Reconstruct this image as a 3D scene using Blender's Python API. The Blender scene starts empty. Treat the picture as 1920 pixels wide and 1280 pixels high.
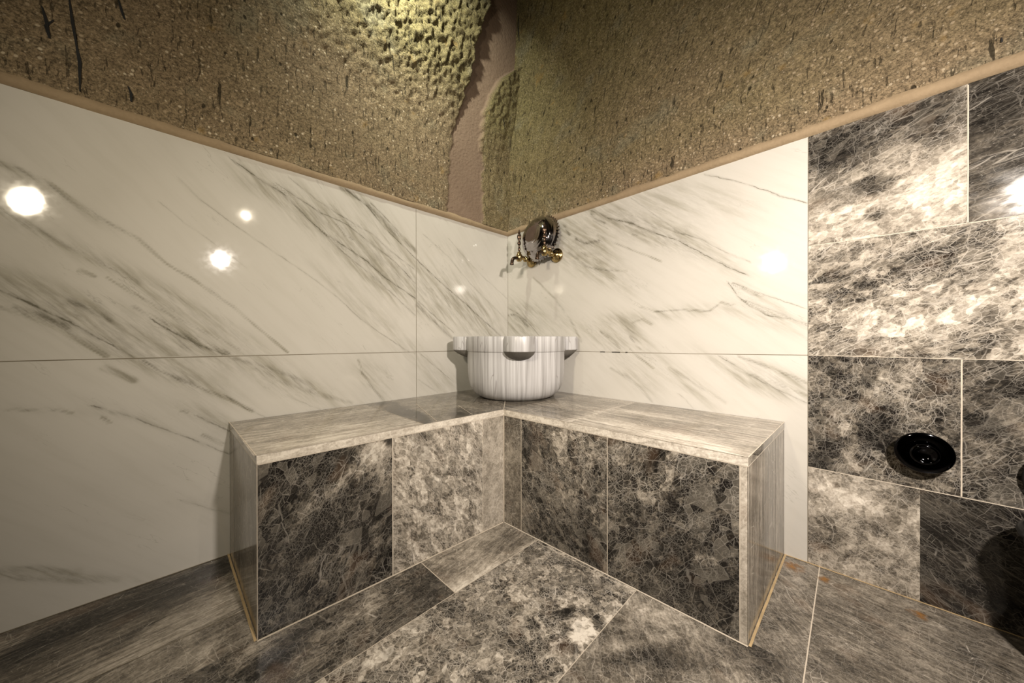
import bpy, bmesh, math, random
import numpy as np
from mathutils import Vector, Matrix
random.seed(7)
SC = bpy.context.scene
COL = SC.collection

# ------------------------------------------------------------------ camera
CAM = np.array([1.4562, -1.4270, 0.71])
YAW, PIT, ROL, FPX, HY = 2.35405, -0.00256, -0.00113, 639.9, 636.5
_F = np.array([math.cos(YAW)*math.cos(PIT), math.sin(YAW)*math.cos(PIT), math.sin(PIT)])
_R = np.array([math.sin(YAW), -math.cos(YAW), 0.0])
_U = np.cross(_R, _F)
_R2 = _R*math.cos(ROL)+_U*math.sin(ROL)
_U2 = _U*math.cos(ROL)-_R*math.sin(ROL)

def px_of(P):
    """world points (n,3) -> photo coordinates where stone figuring was measured"""
    d = np.asarray(P, float)-CAM
    dep = np.maximum(d@_F, 0.02)
    return np.stack([960+FPX*(d@_R2)/dep, HY-FPX*(d@_U2)/dep], -1)

def hit(px, py, axis, val):
    """measured point of the photo on the plane axis=val"""
    r = _F+_R2*(px-960)/FPX+_U2*(HY-py)/FPX
    return CAM+r*((val-CAM[axis])/r[axis])

cd = bpy.data.cameras.new('camera')
cam = bpy.data.objects.new('camera', cd); COL.objects.link(cam)
M3 = Matrix(((_R2[0], _U2[0], -_F[0]), (_R2[1], _U2[1], -_F[1]), (_R2[2], _U2[2], -_F[2])))
cam.matrix_world = Matrix.Translation(Vector(CAM)) @ M3.to_4x4()
cd.sensor_width = 36; cd.lens = FPX/1920*36; cd.shift_y = -(640-HY)/1920
cd.clip_start = 0.01
SC.camera = cam

# ------------------------------------------------------------------ numpy noise
def _h(ix, iy, iz, s):
    n = (ix*374761393+iy*668265263+iz*2147483647+s*1274126177) & 0x7fffffff
    n = ((n ^ (n >> 13))*1274126177) & 0x7fffffff
    n = ((n ^ (n >> 16))*668265263) & 0x7fffffff
    return ((n ^ (n >> 15)) & 0xffff)/65535.0
def vnoise(x, y, s=0):
    x = np.asarray(x, float); y = np.asarray(y, float)
    ix = np.floor(x).astype(np.int64); iy = np.floor(y).astype(np.int64)
    fx = x-ix; fy = y-iy
    fx = fx*fx*(3-2*fx); fy = fy*fy*(3-2*fy)
    z = np.zeros_like(ix)
    a = _h(ix, iy, z, s); b = _h(ix+1, iy, z, s); c = _h(ix, iy+1, z, s); d = _h(ix+1, iy+1, z, s)
    return (a*(1-fx)+b*fx)*(1-fy)+(c*(1-fx)+d*fx)*fy
def fbm(x, y, o=4, s=0):
    t = 0; a = 0.5; n = 0
    for i in range(o):
        t = t+a*vnoise(x, y, s+i*17); n += a; x = x*2.03+3.1; y = y*2.03+1.7; a *= 0.5
    return t/n
def sstep(a, b, x):
    t = np.clip((x-a)/(b-a), 0, 1); return t*t*(3-2*t)

# ------------------------------------------------------------------ mesh helpers
def tagd(o, label=None, cat=None, group=None, kind=None):
    if label: o['label'] = label
    if cat: o['category'] = cat
    if group: o['group'] = group
    if kind: o['kind'] = kind
    return o
def empty(name, loc, rz=0.0):
    o = bpy.data.objects.new(name, None); COL.objects.link(o)
    o.location = loc; o.rotation_euler = (0, 0, rz); o.empty_display_size = 0.05
    return o
def link(name, me, mats, parent=None, smooth=False):
    for m in mats: me.materials.append(m)
    if smooth:
        me.polygons.foreach_set('use_smooth', [True]*len(me.polygons))
    o = bpy.data.objects.new(name, me); COL.objects.link(o)
    if parent is not None:
        o.parent = parent
    return o

class GB:
    """collects gridded quads with stone attributes into ONE mesh"""
    def __init__(self):
        self.v = []; self.f = []; self.m = []; self.tc = []; self.tn = []; self.n = 0
    def grid(self, P, mat=0, tc=None, tn=None, flip=False):
        P = np.asarray(P, float); n, m = P.shape[:2]; k = n*m
        self.v.append(P.reshape(-1, 3))
        self.tc.append(np.zeros((k, 3)) if tc is None else np.asarray(tc, float).reshape(-1, 3))
        self.tn.append(np.zeros((k, 3)) if tn is None else np.asarray(tn, float).reshape(-1, 3))
        idx = np.arange(k).reshape(n, m)+self.n
        q = np.stack([idx[:-1, :-1], idx[1:, :-1], idx[1:, 1:], idx[:-1, 1:]], -1).reshape(-1, 4)
        if flip: q = q[:, ::-1]
        self.f.append(q); self.m.append(np.full(len(q), mat)); self.n += k
    def quad(self, a, b, c, d, mat=0):
        self.grid(np.array([[a, d], [b, c]], float), mat)
    def line(self, p, q, w, nrm, mat, off=0.0006):
        p = np.array(p, float); q = np.array(q, float); nrm = np.array(nrm, float)
        t = (q-p)/np.linalg.norm(q-p); s = np.cross(nrm, t)*w/2; o = nrm*off
        n = max(2, int(np.linalg.norm(q-p)/0.02))
        L = []
        for i in range(n+1):
            c = p+(q-p)*i/n+o
            j = (vnoise(c[0]*60+c[1]*37, c[2]*60+3.3)-.5)*w*0.35
            L.append([c-s*(1+0*j)+s*j/w, c+s+s*j/w])
        self.grid(np.array(L), mat)
    def box(self, lo, hi, mat=0):
        x0, y0, z0 = lo; x1, y1, z1 = hi
        self.quad((x0,y0,z1),(x1,y0,z1),(x1,y1,z1),(x0,y1,z1),mat)
        self.quad((x0,y1,z0),(x1,y1,z0),(x1,y0,z0),(x0,y0,z0),mat)
        self.quad((x0,y0,z0),(x1,y0,z0),(x1,y0,z1),(x0,y0,z1),mat)
        self.quad((x1,y0,z0),(x1,y1,z0),(x1,y1,z1),(x1,y0,z1),mat)
        self.quad((x1,y1,z0),(x0,y1,z0),(x0,y1,z1),(x1,y1,z1),mat)
        self.quad((x0,y1,z0),(x0,y0,z0),(x0,y0,z1),(x0,y1,z1),mat)
    def build(self, name, mats, parent=None, smooth=False):
        V = np.concatenate(self.v); Fq = np.concatenate(self.f); Mi = np.concatenate(self.m)
        me = bpy.data.meshes.new(name)
        me.vertices.add(len(V)); me.vertices.foreach_set('co', V.astype(np.float32).ravel())
        me.loops.add(len(Fq)*4); me.loops.foreach_set('vertex_index', Fq.astype(np.int32).ravel())
        me.polygons.add(len(Fq)); me.polygons.foreach_set('loop_start', np.arange(0, len(Fq)*4, 4, dtype=np.int32))
        try: me.polygons.foreach_set('loop_total', np.full(len(Fq), 4, dtype=np.int32))
        except Exception: pass
        me.update(calc_edges=True)
        me.polygons.foreach_set('material_index', Mi.astype(np.int32))
        for nm, L in (('tc', self.tc), ('tn', self.tn)):
            a = me.attributes.new(nm, 'FLOAT_VECTOR', 'POINT')
            a.data.foreach_set('vector', np.concatenate(L).astype(np.float32).ravel())
        me.validate(); me.update()
        return link(name, me, mats, parent, smooth)

def blobs_eval(px, blobs):
    t = np.zeros(len(px))
    for b in blobs:
        x, y, rx, ry, ang, dt = b[:6]; hard = b[6] if len(b) > 6 else 0
        a = math.radians(ang); dx = px[:, 0]-x; dy = px[:, 1]-y
        u = (dx*math.cos(a)+dy*math.sin(a))/rx; v = (-dx*math.sin(a)+dy*math.cos(a))/ry
        d = u*u+v*v
        if hard:
            jag = 0.5*(fbm(px[:, 0]/14, px[:, 1]/14, 2, 5)-.5)
            t += dt*sstep(1.25, .85, np.sqrt(d)+jag)
        else:
            t += dt*np.exp(-d*0.8)
    return t

def stone(gb, P00, P10, P11, P01, mat=0, seed=1, ang=0, stretch=1.0, scale=1.35, tone=.45, brec=.6, streak=0, blobs=(), cell=.008, flip=False, cutter=None):
    """one slab of stone between four corners; seed and angle set its own figuring"""
    P00, P10, P11, P01 = [np.array(p, float) for p in (P00, P10, P11, P01)]
    lu = np.linalg.norm(P10-P00); lv = np.linalg.norm(P01-P00)
    n = max(2, int(lu/cell)+1); m = max(2, int(lv/cell)+1)
    u = np.linspace(0, 1, n)[:, None, None]; v = np.linspace(0, 1, m)[None, :, None]
    P = (P00*(1-u)+P10*u)*(1-v)+(P01*(1-u)+P11*u)*v
    U = (u*lu*np.ones_like(v))[..., 0]; W = (v*lv*np.ones_like(u))[..., 0]
    a = math.radians(ang)
    A = (U*math.cos(a)+W*math.sin(a))*scale/stretch; B = (-U*math.sin(a)+W*math.cos(a))*scale
    tc = np.stack([A+seed*3.71, B+seed*1.93, np.full_like(A, seed*5.17)], -1)
    px = px_of(P.reshape(-1, 3))
    T = tone+blobs_eval(px, blobs)
    tn = np.stack([T.reshape(n, m), np.full((n, m), float(brec)), np.full((n, m), float(streak))], -1)
    gb.grid(P, mat, tc, tn, flip)

# ------------------------------------------------------------------ materials
class NT:
    def __init__(self, name):
        self.m = bpy.data.materials.new(name); self.m.use_nodes = True
        self.t = self.m.node_tree; self.t.nodes.clear()
        self.out = self.n('ShaderNodeOutputMaterial'); self.b = self.n('ShaderNodeBsdfPrincipled')
        self.l(self.b.outputs[0], self.out.inputs[0])
    def n(self, t, **k):
        x = self.t.nodes.new(t)
        for a, b in k.items(): setattr(x, a, b)
        return x
    def l(self, a, b): self.t.links.new(a, b)
    def put(self, sock, v):
        if hasattr(v, 'is_linked') or isinstance(v, bpy.types.NodeSocket): self.l(v, sock)
        else: sock.default_value = v
    def math(self, op, a, b=0.0, c=None, clamp=False):
        x = self.n('ShaderNodeMath', operation=op, use_clamp=clamp)
        self.put(x.inputs[0], a); self.put(x.inputs[1], b)
        if c is not None: self.put(x.inputs[2], c)
        return x.outputs[0]
    def step(self, v, lo, hi, a=0.0, b=1.0):
        x = self.n('ShaderNodeMapRange', interpolation_type='SMOOTHSTEP')
        self.put(x.inputs['Value'], v); self.put(x.inputs['From Min'], lo); self.put(x.inputs['From Max'], hi)
        x.inputs['To Min'].default_value = a; x.inputs['To Max'].default_value = b
        return x.outputs[0]
    def noise(self, vec, scale, det=3, rough=.55, dist=0.0):
        x = self.n('ShaderNodeTexNoise'); self.l(vec, x.inputs['Vector'])
        x.inputs['Scale'].default_value = scale; x.inputs['Detail'].default_value = det
        x.inputs['Roughness'].default_value = rough; x.inputs['Distortion'].default_value = dist
        return x.outputs['Fac']
    def noisec(self, vec, scale, det=3):
        x = self.n('ShaderNodeTexNoise'); self.l(vec, x.inputs['Vector'])
        x.inputs['Scale'].default_value = scale; x.inputs['Detail'].default_value = det
        return x.outputs['Color']
    def vor(self, vec, scale, feature='F1', rnd=1.0):
        x = self.n('ShaderNodeTexVoronoi', feature=feature); self.l(vec, x.inputs['Vector'])
        x.inputs['Scale'].default_value = scale; x.inputs['Randomness'].default_value = rnd
        return x
    def attr(self, name):
        return self.n('ShaderNodeAttribute', attribute_name=name).outputs['Vector']
    def sep(self, v):
        x = self.n('ShaderNodeSeparateXYZ'); self.l(v, x.inputs[0]); return x.outputs
    def comb(self, a, b, c):
        x = self.n('ShaderNodeCombineXYZ')
        for i, q in enumerate((a, b, c)): self.put(x.inputs[i], q)
        return x.outputs[0]
    def mapv(self, v, sc, loc=(0, 0, 0), rot=(0, 0, 0)):
        x = self.n('ShaderNodeMapping'); self.l(v, x.inputs[0])
        x.inputs['Scale'].default_value = sc; x.inputs['Location'].default_value = loc; x.inputs['Rotation'].default_value = rot
        return x.outputs[0]
    def warp(self, v, c, amt):
        a = self.n('ShaderNodeVectorMath', operation='SUBTRACT'); self.l(c, a.inputs[0]); a.inputs[1].default_value = (.5, .5, .5)
        s = self.n('ShaderNodeVectorMath', operation='SCALE'); self.l(a.outputs[0], s.inputs[0]); s.inputs['Scale'].default_value = amt
        d = self.n('ShaderNodeVectorMath', operation='ADD'); self.l(v, d.inputs[0]); self.l(s.outputs[0], d.inputs[1])
        return d.outputs[0]
    def mix(self, f, a, b):
        x = self.n('ShaderNodeMix', data_type='RGBA'); self.put(x.inputs[0], f)
        self.put(x.inputs[6], a if not isinstance(a, tuple) else (*a, 1)[:4]); self.put(x.inputs[7], b if not isinstance(b, tuple) else (*b, 1)[:4])
        return x.outputs[2]
    def ramp(self, f, stops):
        x = self.n('ShaderNodeValToRGB'); self.l(f, x.inputs[0]); e = x.color_ramp.elements
        while len(e) < len(stops): e.new(.5)
        for i, (p, c) in enumerate(stops): e[i].position = p; e[i].color = (*c, 1)
        return x.outputs[0]
    def bump(self, h, strength, dist):
        x = self.n('ShaderNodeBump'); self.l(h, x.inputs['Height']); x.inputs['Strength'].default_value = strength; x.inputs['Distance'].default_value = dist
        self.l(x.outputs[0], self.b.inputs['Normal'])

def simple(name, col, rough=.5, metal=0.0, noise=0.0, scale=30, bump=0.0):
    N = NT(name)
    g = N.n('ShaderNodeTexCoord').outputs['Object']
    f = N.noise(g, scale, 3)
    c = N.mix(f, tuple(x*(1-noise) for x in col), tuple(min(1, x*(1+noise)) for x in col))
    N.l(c, N.b.inputs['Base Color'])
    N.put(N.b.inputs['Roughness'], N.step(f, 0, 1, rough*.8, rough*1.2)); N.b.inputs['Metallic'].default_value = metal
    if bump: N.bump(f, bump, .002)
    return N.m

def dark_marble(name='brown_breccia_marble', r0=.055, r1=.11):
    N = NT(name); tc = N.attr('tc'); s = N.sep(N.attr('tn'))
    tone, brec, strk = s[0], s[1], s[2]
    w = N.warp(tc, N.noisec(tc, 9, 4), .05)
    w2 = N.warp(w, N.noisec(tc, 45, 3), .010)
    low = N.noise(w, 5.5, 4); mid = N.noise(w2, 34, 7, .72); fin = N.noise(tc, 140, 3, .6)
    V1 = N.vor(w2, 17); V2 = N.vor(w2, 48)
    c1 = N.sep(V1.outputs['Color'])[0]; c2 = N.sep(V2.outputs['Color'])[1]
    e1 = N.vor(w2, 17, 'DISTANCE_TO_EDGE').outputs['Distance']; e2 = N.vor(w2, 48, 'DISTANCE_TO_EDGE').outputs['Distance']
    sv = N.mapv(w, (5, 70, 5)); st = N.noise(sv, 1, 4, .6)
    sv2 = N.mapv(w, (14, 220, 9)); st2 = N.noise(sv2, 1, 3, .6)
    def cen(x, k): return N.math('MULTIPLY', N.math('SUBTRACT', x, .5), k)
    t = N.math('ADD', tone, cen(low, .50)); t = N.math('ADD', t, cen(mid, .46)); t = N.math('ADD', t, cen(fin, .40))
    V3 = N.vor(w2, 110); c3 = N.sep(V3.outputs['Color'])[2]; c1h = N.step(c1, .25, .75); c2h = N.step(c2, .2, .8)
    b = N.math('ADD', cen(c1h, .26), N.math('ADD', cen(c2h, .30), cen(c3, .30))); t = N.math('ADD', t, N.math('MULTIPLY', b, brec))
    q = N.math('ADD', cen(st, .7), cen(st2, .55)); t = N.math('ADD', t, N.math('MULTIPLY', q, strk))
    col = N.ramp(t, [(0.0, (.010, .009, .008)), (.20, (.034, .030, .025)), (.40, (.105, .091, .073)), (.58, (.235, .208, .170)), (.78, (.44, .395, .335)), (1.0, (.72, .67, .59))])
    # warm clasts
    wm = N.step(N.noise(tc, 7, 2), .58, .72); col = N.mix(N.math('MULTIPLY', wm, .45), col, N.mix(.5, col, (.16, .095, .055)))
    # pale web between the clasts: near-straight cracks at several sizes, and long hairlines
    wl = N.warp(tc, N.noisec(tc, 14, 3), .022); wf = N.warp(wl, N.noisec(tc, 60, 2), .006)
    def web(vec, sc, wd, mask): 
        return N.math('MULTIPLY', N.step(N.vor(vec, sc, 'DISTANCE_TO_EDGE').outputs['Distance'], 0, wd, 1, 0), mask)
    ca = N.sep(N.vor(wl, 15).outputs['Color']); cb = N.sep(N.vor(wf, 42).outputs['Color'])
    dk = N.math('MAXIMUM', N.math('MULTIPLY', N.step(ca[0], .74, .76), .75), N.math('MULTIPLY', N.step(cb[0], .76, .78), .8))
    lt_ = N.math('MAXIMUM', N.math('MULTIPLY', N.step(ca[1], .84, .86), .5), N.math('MULTIPLY', N.step(cb[1], .80, .82), .45))
    zone = N.math('MULTIPLY', N.step(N.noise(N.mapv(tc, (1, 1, 1), (2, 9, 4)), 5.5, 3), .40, .56), brec)
    col = N.mix(N.math('MULTIPLY', N.math('MULTIPLY', dk, zone), .72), col, N.mix(.22, (.030, .027, .023), col))
    col = N.mix(N.math('MULTIPLY', N.math('MULTIPLY', lt_, zone), .5), col, (.36, .325, .27))
    m1 = N.step(N.noise(tc, 8, 4, .6), .42, .58); m2 = N.step(N.noise(N.mapv(tc, (1, 1, 1), (5, 2, 1)), 10, 4, .6), .38, .56); m3 = N.step(N.noise(N.mapv(tc, (1, 1, 1), (9, 4, 1)), 16, 4, .65), .40, .58)
    v1 = web(wl, 15, .022, m1); v2 = web(wf, 42, .045, m2); v3 = web(wf, 105, .085, m3)
    ha = web(N.mapv(wl, (5, 42, 6), rot=(0, 0, .12)), 1, .020, N.step(N.noise(N.mapv(tc, (1, 1, 1), (3, 8, 1)), 7, 3), .47, .60))
    hb = web(N.mapv(wl, (34, 6, 6), rot=(0, 0, .45)), 1, .018, N.step(N.noise(N.mapv(tc, (1, 1, 1), (1, 6, 2)), 7, 3), .52, .64))
    hc = web(N.mapv(wl, (6, 26, 6), rot=(0, 0, -.6)), 1, .015, N.step(N.noise(N.mapv(tc, (1, 1, 1), (7, 1, 2)), 6, 3), .52, .64))
    bg = N.math('ADD', N.math('MULTIPLY', brec, .85), .12)
    vb = N.math('MULTIPLY', N.math('MAXIMUM', N.math('MULTIPLY', v1, .75), N.math('MAXIMUM', N.math('MULTIPLY', v2, .85), N.math('MULTIPLY', v3, .65))), bg)
    vv = N.math('MAXIMUM', vb, N.math('MAXIMUM', N.math('MULTIPLY', ha, .7), N.math('MAXIMUM', N.math('MULTIPLY', hb, .6), N.math('MULTIPLY', hc, .8))))
    cl = N.math('MULTIPLY', N.step(N.noise(wf, 70, 4, .7), .56, .72), m2); vv = N.math('MAXIMUM', vv, N.math('MULTIPLY', cl, N.math('MULTIPLY', bg, .6)))
    sp = N.step(N.noise(tc, 190, 2, .5), .66, .73); vv = N.math('MAXIMUM', vv, N.math('MULTIPLY', sp, .5))
    vv = N.math('MULTIPLY', vv, N.step(tone, -.1, .55, .26, .88))
    vc = N.mix(N.noise(tc, 20, 2), (.42, .375, .31), (.78, .73, .66))
    col = N.mix(vv, col, vc)
    N.l(col, N.b.inputs['Base Color'])
    N.put(N.b.inputs['Roughness'], N.step(N.noise(tc, 30, 3), .3, .7, r0, r1))
    N.b.inputs['Specular IOR Level'].default_value = .36
    if 'upright' in name: N.b.inputs['Specular IOR Level'].default_value = .16
    return N.m

def white_marble():
    # tn = (signed distance to the nearest vein, its width, its strength); tc = (along grain, across grain, haze)
    N = NT('white_veined_marble'); tc = N.attr('tc'); s = N.sep(N.attr('tn')); h = N.sep(tc)
    p = N.comb(h[0], h[1], 0.0)
    wob = N.noise(p, 26, 4, .6); wob2 = N.noise(p, 110, 3, .6)
    sd = N.math('ADD', s[0], N.math('ADD', N.math('MULTIPLY', N.math('SUBTRACT', wob, .5), .010), N.math('MULTIPLY', N.math('SUBTRACT', wob2, .5), .005)))
    ad = N.math('DIVIDE', N.math('ABSOLUTE', sd), N.math('MAXIMUM', s[1], .0006))
    line = N.step(ad, .2, 1.25, 1, 0)
    soft = N.step(ad, .0, 5, 1, 0)
    gr = N.mapv(p, (4, 34, 1)); g1 = N.noise(gr, 1, 5, .6); g2 = N.noise(N.mapv(p, (9, 120, 1)), 1, 4, .6); g3 = N.noise(p, 3.2, 3)
    brk = N.step(N.noise(p, 21, 4, .6), .38, .62, .12, 1)
    a = N.math('MULTIPLY', N.math('MULTIPLY', line, s[2]), brk)
    b = N.math('MULTIPLY', N.math('MULTIPLY', soft, s[2]), N.step(g2, .35, .7, .15, .55))
    c = N.math('MULTIPLY', N.step(g1, .46, .74), N.step(h[2], .02, .24, .03, .24))
    d = N.math('MULTIPLY', N.step(g2, .55, .74), N.step(h[2], .03, .24, .02, .30))
    hz = N.math('MULTIPLY', h[2], N.step(N.noise(N.mapv(p, (16, 70, 1)), 1, 5, .68), .32, .66, .18, 1.1))
    e1 = N.step(N.math('ABSOLUTE', N.math('SUBTRACT', N.noise(N.mapv(p, (2.2, 12, 1)), 1, 5, .6), .5)), 0, .006, .28, 0)
    e1 = N.math('MULTIPLY', e1, N.step(N.noise(p, 6, 2), .5, .66))
    f = N.math('ADD', a, N.math('ADD', b, N.math('ADD', c, N.math('ADD', d, N.math('ADD', hz, e1)))), clamp=True)
    base = N.mix(N.noise(p, 2.0, 3), (.505, .485, .44), (.59, .57, .53))
    gate = N.step(h[2], .02, .24, .10, 1)
    base = N.mix(N.math('MULTIPLY', N.step(g1, .40, .70, 0, .85), gate), base, (.40, .38, .315))
    col = N.mix(f, base, (.15, .14, .11))
    N.l(col, N.b.inputs['Base Color'])
    N.put(N.b.inputs['Roughness'], N.step(N.noise(p, 60, 2), .3, .7, .045, .07))
    N.b.inputs['Specular IOR Level'].default_value = .5
    return N.m

def rock():
    # tc = (along wall skewed with the tool marks, height, depth); tn = (green, plaster mask, coarse)
    N = NT('carved_tuff_rock'); tc = N.attr('tc'); s = N.sep(N.attr('tn'))
    green, plas, coarse = s[0], s[1], s[2]
    w = N.warp(tc, N.noisec(tc, 20, 3), .012)
    low = N.noise(tc, 3.1, 4); mid = N.noise(w, 24, 5, .65); fin = N.noise(tc, 130, 4, .7); gra = N.noise(tc, 330, 2, .6)
    tan = N.mix(mid, (.098, .073, .044), (.245, .188, .118))
    grn = N.mix(mid, (.078, .065, .030), (.205, .175, .085))
    gy = N.mix(mid, (.115, .108, .072), (.20, .19, .135))
    gf = N.math('ADD', green, N.math('MULTIPLY', N.math('SUBTRACT', low, .5), .75), clamp=True)
    col = N.mix(gf, tan, grn)
    col = N.mix(N.step(N.noise(tc, 5.3, 3), .55, .7, 0, .5), col, gy)
    fk = N.math('ADD', N.math('MULTIPLY', fin, .9), N.math('MULTIPLY', gra, .55))
    k = N.step(fk, .44, 1.02, .30, 2.0)
    mul = N.n('ShaderNodeVectorMath', operation='SCALE'); N.l(col, mul.inputs[0]); N.l(k, mul.inputs['Scale']); col = mul.outputs[0]
    # pale grains
    va = N.vor(w, 62); pg = N.math('MULTIPLY', N.step(va.outputs['Distance'], .16, .30, 1, 0), N.step(N.sep(va.outputs['Color'])[0], .55, .6))
    pg = N.math('MULTIPLY', pg, N.step(gf, .2, .9, 1, .25))
    vb = N.vor(w, 120); pg2 = N.math('MULTIPLY', N.step(vb.outputs['Distance'], .15, .32, 1, 0), N.step(N.sep(vb.outputs['Color'])[1], .66, .7))
    pg = N.math('MAXIMUM', pg, N.math('MULTIPLY', pg2, .7))
    col = N.mix(N.math('MULTIPLY', pg, .88), col, N.mix(N.sep(va.outputs['Color'])[2], (.36, .28, .18), (.58, .50, .37)))
    # rust spots
    rs = N.step(N.noise(tc, 12, 3), .64, .74); col = N.mix(N.math('MULTIPLY', rs, .5), col, (.24, .15, .045))
    # pits and pick marks running with the tool direction
    pm = N.noise(N.mapv(w, (120, 17, 20)), 1, 3, .55); pmf = N.step(pm, .62, .68)
    pm2 = N.math('MULTIPLY', N.step(N.noise(N.mapv(w, (48, 6.5, 12)), 1, 4, .6), .655, .70), 1.0)
    vc = N.vor(N.mapv(w, (40, 26, 30)), 1); ph = N.math('MULTIPLY', N.step(vc.outputs['Distance'], .12, .22, 1, 0), N.step(N.sep(vc.outputs['Color'])[0], .84, .88))
    pit = N.math('MAXIMUM', N.math('MULTIPLY', pmf, .75), N.math('MAXIMUM', pm2, ph))
    col = N.mix(N.math('MULTIPLY', pit, .86), col, (.022, .018, .010))
    # smooth render patch
    pc = N.mix(N.noise(tc, 9, 4), (.170, .120, .086), (.225, .165, .120))
    col = N.mix(plas, col, pc)
    N.l(col, N.b.inputs['Base Color']); N.b.inputs['Roughness'].default_value = .9
    N.b.inputs['Specular IOR Level'].default_value = .2
    rockh = N.math('SUBTRACT', N.math('ADD', N.math('MULTIPLY', fin, N.step(coarse, 0, 1, .9, 1.7)), N.math('MULTIPLY', mid, N.step(coarse, 0, 1, .8, 3.0))), N.math('MULTIPLY', pit, 1.0))
    ph2 = N.math('MULTIPLY', N.noise(tc, 75, 3), .75)
    hh = N.n('ShaderNodeMix', data_type='FLOAT'); N.l(plas, hh.inputs[0]); N.l(rockh, hh.inputs[2]); N.l(ph2, hh.inputs[3])
    N.bump(hh.outputs[0], .75, .007)
    return N.m
def h_of(N, tc): return N.sep(tc)[1]

def plaster(name, c0, c1, bump=.5):
    N = NT(name); g = N.n('ShaderNodeNewGeometry').outputs['Position']
    f = N.noise(g, 9, 5, .6); N.l(N.mix(N.math('ADD', f, N.math('MULTIPLY', N.math('SUBTRACT', N.noise(g, 120, 3), .5), .5), clamp=True), c0, c1), N.b.inputs['Base Color'])
    N.b.inputs['Roughness'].default_value = .85; N.bump(N.noise(g, 95, 4), bump, .003)
    return N.m

def basin_marble():
    N = NT('striped_grey_marble'); g = N.n('ShaderNodeNewGeometry').outputs['Position']
    r = N.mapv(g, (1, 1, 1), rot=(0, 0, -math.radians(45.4)))   # banding planes stand upright
    r = N.warp(r, N.noisec(N.mapv(g, (6, 6, 1.2)), 1, 3), .012)
    a = N.noise(N.mapv(r, (95, 3, 2.2)), 1, 4, .6); b = N.noise(N.mapv(r, (320, 6, 3)), 1, 3, .6); c = N.noise(N.mapv(r, (22, 2, 1.2)), 1, 2)
    t = N.math('ADD', N.math('MULTIPLY', a, .6), N.math('ADD', N.math('MULTIPLY', b, .25), N.math('MULTIPLY', c, .3)))
    col = N.ramp(t, [(.42, (.21, .20, .20)), (.50, (.32, .315, .315)), (.57, (.41, .405, .41)), (.68, (.52, .52, .53))])
    ln = N.math('ABSOLUTE', N.math('SUBTRACT', N.noise(N.mapv(r, (9, 2, 1.5)), 1, 3), .5)); col = N.mix(N.step(ln, 0, .006, .45, 0), col, (.15, .13, .13))
    N.l(col, N.b.inputs['Base Color']); N.b.inputs['Roughness'].default_value = .32
    N.bump(N.noise(g, 260, 2), .12, .001)
    return N.m

MD = dark_marble(); MF = dark_marble('brown_breccia_floor_tile', .26, .42); ME = dark_marble('brown_upright_veined_marble', .10, .18); MW = white_marble(); MR = rock(); MB_ = basin_marble()
M_PLA = plaster('ochre_lime_plaster', (.22, .160, .095), (.36, .272, .17))
M_ROOM = plaster('dim_cave_plaster', (.10, .085, .06), (.15, .125, .09))
M_GROUT = simple('pale_grout_and_edge_highlight', (.52, .46, .38), .8, 0, .25, 60)  # real grout, and the highlight painted along the seat slab edges
M_GROUT_W = simple('warm_stained_grout', (.42, .31, .17), .8, 0, .5, 25)
M_JOINT = simple('dark_hairline_joint', (.17, .145, .10), .7, 0, .4, 40)
M_EDGE = None
M_BRASS = simple('aged_brass', (.42, .31, .14), .22, 1.0, .25, 90)
M_BRONZE = simple('dark_ornate_bronze', (.075, .05, .035), .32, 1.0, .4, 120, .3)
M_STEEL = simple('dark_polished_tinned_metal', (.42, .40, .41), .10, 1.0, .25, 20)
M_BLACK = simple('black_chrome', (.022, .022, .025), .07, 1.0, .2, 20)
M_BIN = simple('black_lacquered_steel', (.008, .008, .008), .3, 0.0, .2, 20)
M_RIM = simple('brushed_steel_rim', (.10, .11, .12), .3, 1.0, .2, 30)
M_ROUGHSTONE = simple('unpolished_grey_stone', (.13, .12, .105), .8, 0, .35, 160, .6)

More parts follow.
